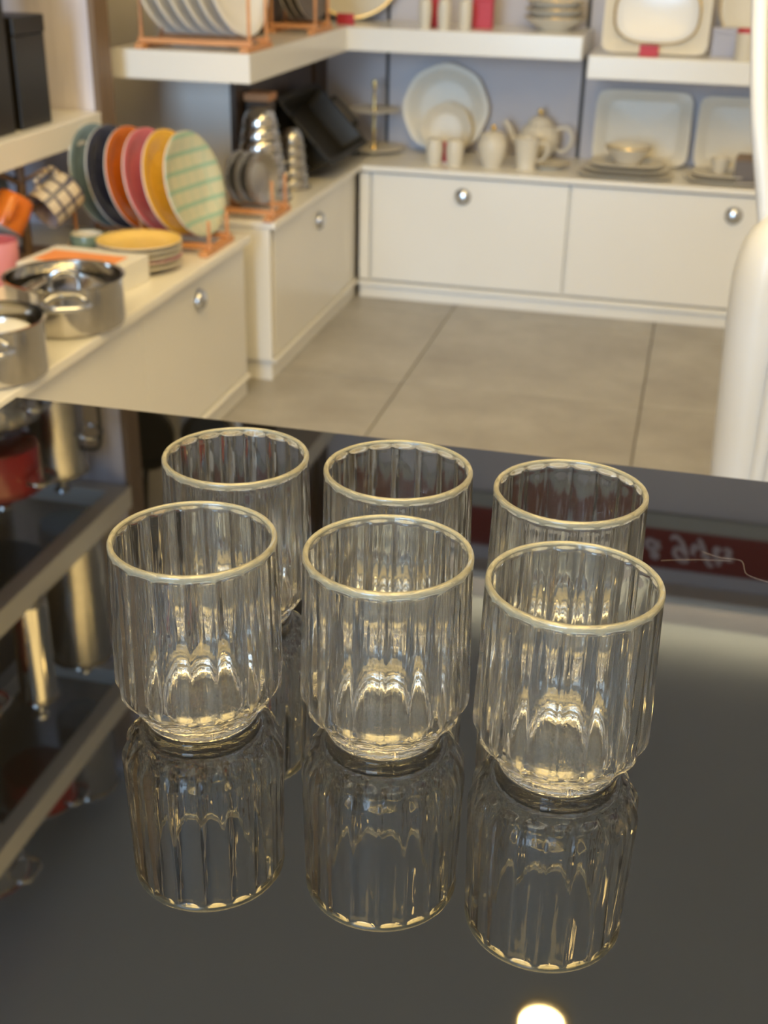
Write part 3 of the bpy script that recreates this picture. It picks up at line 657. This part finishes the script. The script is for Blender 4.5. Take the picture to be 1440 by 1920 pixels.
for k in range(3):
    o = thing('shallow_bowl', ['lowest', 'middle', 'topmost'][k] + ' shallow cream bowl stacked on the upper back shelf', 'bowl', (-0.430, 3.80, ZS + 0.0005 + 0.022 * k), group='shallow cream bowls on the shelf')
    R = 0.088 - 0.002 * k
    lathe('body', [(0, 0), (R * 0.5, 0), (R * 0.52, 0.004), (R * 0.85, 0.020), (R, 0.036), (R * 0.97, 0.037), (R * 0.8, 0.023), (R * 0.45, 0.006), (0, 0.006)], porcelain, o, 44)
    lathe('rim_line', [(R * 1.004, 0.035), (R * 0.99, 0.0375), (R * 0.97, 0.0372)], gold, o, 44)
c, r = standing_sq(-0.137, 3.705, ZR, 0.105, math.radians(12))
pl = sq_plate('square_platter', 'rectangular cream platter with oval centre on the right shelf', 0.105, c, r, 'porcelain on the upper back shelves', asp=1.38, well=0.70, nn=12)
lathe('oval_well', [(0.090, 0.0145), (0.084, 0.0105), (0.07, 0.0062), (0, 0.0058)], porcelain_w, pl, 56, fn=lambda i, r, z, a: r * (abs(math.cos(a) / 1.28) ** 2.8 + abs(math.sin(a) / 0.86) ** 2.8) ** (-1 / 2.8))
lathe('rim_line', [(0.0925, 0.0168), (0.090, 0.0178), (0.0875, 0.0150)], gold, pl, 56, fn=lambda i, r, z, a: r * (abs(math.cos(a) / 1.28) ** 2.8 + abs(math.sin(a) / 0.86) ** 2.8) ** (-1 / 2.8))
t = thing('gift_box', 'pale lilac box between the platter and the red-lidded jar', 'box', (0.052, 3.76, ZR)); box('carton_body', (-0.034, -0.03, 0), (0.034, 0.03, 0.060), lilac_card, t, 0.0015); box('lid', (-0.035, -0.031, 0.0601), (0.035, 0.031, 0.074), lilac_card, t, 0.0015)
t = thing('canister', 'cream canister with red lid at the right end of the shelf', 'canister', (0.105, 3.660, ZR))
lathe('body', [(0, 0), (0.023, 0), (0.025, 0.003), (0.025, 0.070)], porcelain, t, 28); lathe('lid', [(0.0255, 0.0701), (0.0255, 0.077), (0.02, 0.081), (0, 0.082)], red_c, t, 28)
c, r = standing(0.150, 3.845, ZR, 0.125, math.radians(12), math.radians(-88)); gon_plate('charger_plate', 'round cream plate standing behind the red-lidded canister', 0.125, c, r, 'porcelain on the upper back shelves', amp=0.006)

# ================================================================== POTS ON THE HIGH LEFT SHELVES (mirrored in the table)
def pan(name, label, loc, R, rz, group, rot=None, ln=0.17):
    t = thing(name, label, 'pan', loc, rz, group, rot)
    lathe('body', [(0, 0), (R * 0.82, 0), (R * 0.88, 0.004), (R, 0.045), (R + 0.003, 0.047), (R - 0.003, 0.046), (R * 0.86, 0.007), (0, 0.005)], black_t, t, 40)
    tube('handle', spline([(R * 0.97, 0, 0.036), (R + 0.05, 0, 0.050), (R + ln, 0, 0.062)]), [0.008, 0.010, 0.009], black_p, t, 10, flat=0.6)
    return t
HG = 'pots and pans on the high left shelves'
pot('stock_pot', 'tall steel stock pot on the high shelf beside the wood partition', (-1.405, 2.475, 1.20), 0.066, 0.36, steel_b, HG, lid=steel, rz=math.radians(15))
tube('side_handle', spline([(0.064, -0.02, 0.10), (0.105, -0.024, 0.12), (0.110, -0.025, 0.20), (0.105, -0.024, 0.29), (0.064, -0.02, 0.30)]), 0.005, black_p, bpy.data.objects[[o.name for o in COL.objects if o.name.startswith('stock_pot')][-1]], 8)
pot('stock_pot', 'steel pot with red band on the high shelf left of the stock pot', (-1.425, 2.24, 1.20), 0.098, 0.13, steel, HG, lid=steel)
pot('casserole', 'red enamel casserole stacked above the steel pot on the high shelf', (-1.425, 2.24, 1.400), 0.092, 0.10, red_e, HG, lid=red_e, ring=steel)
pot('casserole', 'red enamel casserole nearest the table on the lower high shelf', (-1.42, 1.96, 1.20), 0.105, 0.14, red_e, HG, lid=steel)
pot('stock_pot', 'steel pot standing at the near end of the high shelf', (-1.43, 1.68, 1.20), 0.11, 0.20, steel, HG, lid=steel)
pot('stock_pot', 'tall grey steel pot on the upper shelf beside the wood partition', (-1.410, 2.500, 1.725), 0.078, 0.38, steel_b, HG, lid=steel, handles=False)
pan('frying_pan', 'black frying pan on the upper shelf in front of the tall pot', (-1.475, 2.270, 1.725), 0.125, math.radians(-140), HG, ln=0.10)
pot('milk_pot', 'slim steel coffee pot standing at the front of the upper shelf', (-1.330, 2.135, 1.725), 0.042, 0.26, steel, HG, lid=steel, handles=False)
pot('casserole', 'red enamel casserole on the upper shelf with steel lid', (-1.45, 1.95, 1.725), 0.11, 0.22, red_e, HG, lid=steel)
pot('stock_pot', 'wide steel pot on the upper shelf beside the red casserole', (-1.43, 1.65, 1.725), 0.11, 0.30, steel, HG, lid=steel)
pot('stock_pot', 'tall steel pot on the topmost left shelf beside the partition', (-1.400, 2.450, 2.275), 0.072, 0.22, steel_b, HG, lid=steel, handles=False)
pot('casserole', 'red enamel casserole on the topmost left shelf', (-1.41, 2.215, 2.275), 0.088, 0.085, red_e, HG, lid=steel)
pot('stock_pot', 'low steel pot in the middle of the topmost shelf', (-1.41, 1.945, 2.275), 0.095, 0.10, steel, HG, lid=red_e)
pot('stock_pot', 'steel pot with red lid at the near end of the topmost shelf', (-1.42, 1.65, 2.275), 0.10, 0.14, steel, HG, lid=red_e)
# pans hung on the column above the plate rack
for x, z, R, lab in [(-1.455, 1.72, 0.095, 'dark pan hanging on the corner column at left'), (-1.255, 1.70, 0.08, 'smaller dark pan hanging on the corner column at right')]:
    p = pan('hanging_pan', lab, (x, 3.095, z), R, 0, 'dark pans hung on the corner column', rot=(PI / 2, -PI / 2, 0), ln=0.15)

# ================================================================== RED SIGN BAND WITH SCRIPT LETTERING
sg = thing('sign_band', 'long red sign band with white script lettering high on the back wall', 'sign', (-0.10, YB, 2.22))
box('panel', (-1.03, -0.016, 0.0), (2.20, -0.0005, 0.155), red_sign, sg, 0.001)
box('lower_trim', (-1.03, -0.020, -0.055), (2.20, -0.0005, -0.0005), trim_g, sg, 0.001)
LET = {  # simple pen strokes in a unit square, slanted when placed
 '&': [[(0.95, 0.0), (0.35, 0.75), (0.40, 0.98), (0.62, 0.95), (0.60, 0.72), (0.15, 0.38), (0.12, 0.10), (0.42, -0.02), (0.78, 0.20), (0.92, 0.45)]],
 'G': [[(0.92, 0.80), (0.70, 1.0), (0.30, 0.92), (0.06, 0.60), (0.22, 0.30), (0.55, 0.30), (0.82, 0.62), (0.86, 0.40), (0.70, -0.10), (0.42, -0.38), (0.15, -0.32), (0.16, -0.20)]],
 'i': [[(0.15, 0.55), (0.22, 0.10), (0.42, 0.02), (0.62, 0.20)], [(0.22, 0.78), (0.24, 0.82)]],
 'f': [[(0.70, 1.0), (0.50, 1.05), (0.34, 0.80), (0.28, 0.30), (0.20, -0.20), (0.02, -0.38)], [(0.02, 0.52), (0.66, 0.56)]],
 't': [[(0.36, 1.0), (0.26, 0.20), (0.40, 0.0), (0.66, 0.16)], [(0.02, 0.62), (0.70, 0.66)]],
 's': [[(0.62, 0.48), (0.40, 0.60), (0.18, 0.45), (0.50, 0.22), (0.42, 0.02), (0.10, 0.06)]],
}
def stroke_letters(txt, x, z, h, parent):
    for ch in txt:
        if ch == ' ': x += h * 0.45; continue
        V = []; Fc = []
        for st in LET[ch]:
            pts = [(x + (px * 0.78 + 0.30 * pz) * h, -0.0175, z + pz * h) for px, pz in st]
            v, f = tube_v(spline(pts, 5), 0.0078, 6, 0.25, Vector((0, 1, 0)))
            o = len(V); V += v; Fc += [tuple(i + o for i in q) for q in f]
        add('letter', V, Fc, sign_w, parent, True)
        x += h * {'&': 0.95, 'G': 0.92, 'i': 0.50, 'f': 0.58, 't': 0.58, 's': 0.6}[ch]
stroke_letters('& Gifts', 0.105, 0.050, 0.066, sg)

# ================================================================== WHITE CHAIR AT THE RIGHT EDGE
ch = thing('armchair', 'white moulded plastic high-back armchair cut by the right frame edge', 'chair', (0.466, 1.678, 0), math.radians(-20))
def sheet(name, fn, nu, nv, th, mat, parent):
    P = [[Vector(fn(i / nu, j / nv)) for j in range(nv + 1)] for i in range(nu + 1)]
    v = []; f = []
    def nrm(i, j):
        a = P[min(i + 1, nu)][j] - P[max(i - 1, 0)][j]; b = P[i][min(j + 1, nv)] - P[i][max(j - 1, 0)]
        c = a.cross(b); return c.normalized() if c.length > 0 else Vector((0, 0, 1))
    for s in (0.5, -0.5):
        for i in range(nu + 1):
            for j in range(nv + 1): v.append(P[i][j] + nrm(i, j) * th * s)
    K = (nu + 1) * (nv + 1); idx = lambda i, j: i * (nv + 1) + j
    for i in range(nu):
        for j in range(nv):
            q = (idx(i, j), idx(i + 1, j), idx(i + 1, j + 1), idx(i, j + 1)); f.append(q); f.append(tuple(K + k for k in reversed(q)))
    def rim(a, b): f.append((a, b, K + b, K + a))
    for i in range(nu): rim(idx(i + 1, 0), idx(i, 0)); rim(idx(i, nv), idx(i + 1, nv))
    for j in range(nv): rim(idx(0, j), idx(0, j + 1)); rim(idx(nu, j + 1), idx(nu, j))
    return add(name, v, f, mat, parent, True, None, 50)
sheet('seat', lambda u, v: (-0.275 + 0.49 * u, (v - 0.5) * (0.42 + 0.06 * u), 0.425 + 0.02 * u - 0.02 * math.sin(PI * u) * math.sin(PI * v)), 12, 12, 0.010, plastic_w, ch)
def back_fn(u, v):
    q = 2 * v - 1; wv = 0.212 + 0.025 * math.sin(PI * u) - 0.05 * max(0, u - 0.8) / 0.2
    return (-0.292 - 0.115 * u ** 1.7 + 0.030 * q * q, q * wv, 0.415 + 0.625 * u - 0.04 * q * q * u)
sheet('backrest', back_fn, 20, 16, 0.010, plastic_w, ch)
for s in (-1, 1):
    tube('leg', spline([(-0.262, s * 0.222, 0.800), (-0.285, s * 0.234, 0.745), (-0.298, s * 0.245, 0.68), (-0.292, s * 0.246, 0.45), (-0.280, s * 0.250, 0.20), (-0.275, s * 0.255, 0.0)], 5), [0.006, 0.030, 0.044, 0.042, 0.034, 0.026], plastic_w, ch, 16, flat=0.8)
    tube('leg', spline([(0.19, s * 0.255, 0.645), (0.215, s * 0.255, 0.60), (0.215, s * 0.255, 0.40), (0.225, s * 0.265, 0.0)], 6), [0.020, 0.030, 0.030, 0.022], plastic_w, ch, 14, flat=0.7)
    tube('armrest', spline([(-0.262, s * 0.236, 0.700), (-0.16, s * 0.262, 0.680), (0.0, s * 0.268, 0.660), (0.14, s * 0.262, 0.655), (0.195, s * 0.255, 0.640)], 5), [0.014, 0.026, 0.030, 0.028, 0.022], plastic_w, ch, 14, flat=0.45)
    tube('edge_bead', spline([(back_fn(k / 8, 0.5 + 0.5 * s)) for k in range(9)], 3), 0.010, plastic_w, ch, 10)
    for dx in (0.030, 0.052):
        tube('leg_rib', spline([(-0.285 + dx, s * 0.262, 0.70), (-0.284 + dx, s * 0.270, 0.62), (-0.280 + dx * 0.8, s * 0.272, 0.42), (-0.276 + dx * 0.6, s * 0.272, 0.15)], 4), [0.006, 0.011, 0.010, 0.006], plastic_w, ch, 8)
    tube('seat_brace', [(-0.262, s * 0.238, 0.425), (-0.20, s * 0.21, 0.425), (0.0, s * 0.228, 0.418), (0.205, s * 0.250, 0.435)], 0.013, plastic_w, ch, 10)

# ================================================================== CEILING DOWNLIGHTS
grid = [(x, y) for y in (-2.60, -1.60, -0.68, 0.22, 1.35) for x in (-0.98, -0.09, 0.80, 1.70) if not (x == -0.09 and y > -1)] + [(-0.09, 2.035), (0.80, 2.035), (1.70, 2.035), (1.70, 2.95)]
rows = {-2.60: 'first', -1.60: 'second', -0.68: 'third', 0.22: 'fourth', 1.35: 'fifth', 2.035: 'sixth', 2.95: 'seventh'}; colsn = {-0.98: 'leftmost', -0.09: 'second', 0.80: 'third', 1.70: 'rightmost'}
for x, y in grid:
    t = thing('downlight', f'round ceiling downlight, {colsn[x]} column, {rows[y]} row from the shop front', 'lamp', (x, y, ZC), group='ceiling downlights')
    lathe('trim_ring', [(0.050, -0.001), (0.066, -0.001), (0.068, -0.004), (0.060, -0.008), (0.051, -0.006)], white_card, t, 32, closed=True)
    lathe('bulb', [(0.0, -0.0035), (0.035, -0.0032), (0.0495, -0.002)], lamp_e, t, 28)
for xi, x in enumerate((-0.475, 0.295)):
    for yi, y in enumerate((-0.73, 0.26, 1.25)):
        t = thing('ceiling_panel_light', 'large cream ceiling light panel, ' + ['left', 'right'][xi] + ' column, ' + ['rear', 'middle', 'front'][yi] + ' one over the table', 'lamp', (x, y, ZC), group='ceiling light panels')
        hx, hy = 0.375, 0.485
        for sx, sy, wx, wy in [(-hx, 0, 0.01, hy + 0.01), (hx, 0, 0.01, hy + 0.01), (0, -hy, hx - 0.0105, 0.01), (0, hy, hx - 0.0105, 0.01)]:
            box('frame_bar', (sx - wx, sy - wy, -0.012), (sx + wx, sy + wy, -0.0005), white_card, t)
        box('diffuser', (-hx + 0.011, -hy + 0.011, -0.008), (hx - 0.011, hy - 0.011, -0.001), panel_e, t)

# cove light on a ledge above the sign
t = thing('cove_light', 'white ledge with warm light strip above the red sign band', 'lamp', (0.70, YB, 2.435))
box('ledge', (-1.80, -0.090, 0.0), (1.85, -0.0005, 0.012), white_card, t, 0.001)
box('lip', (-1.80, -0.102, 0.0), (1.85, -0.0905, 0.030), white_card, t, 0.001)
box('light_strip', (-1.78, -0.070, 0.0125), (1.83, -0.045, 0.017), cove_e, t)
# lint on the table
def lint(label, pts):
    o = tube('lint_fibre', spline([(x, y, T + 0.0003) for x, y in pts], 4), 0.00005, sign_w, None, 5); tag(o, label, 'lint', 'lint fibres on the table')
lint('bent pale lint fibre at the right end of the red reflection', [(0.039, 0.743), (0.051, 0.738), (0.062, 0.738), (0.065, 0.733), (0.067, 0.719), (0.080, 0.712)])
lint('long straight lint fibre across the mirrored red band', [(0.013, 0.723), (0.033, 0.730), (0.057, 0.735)])
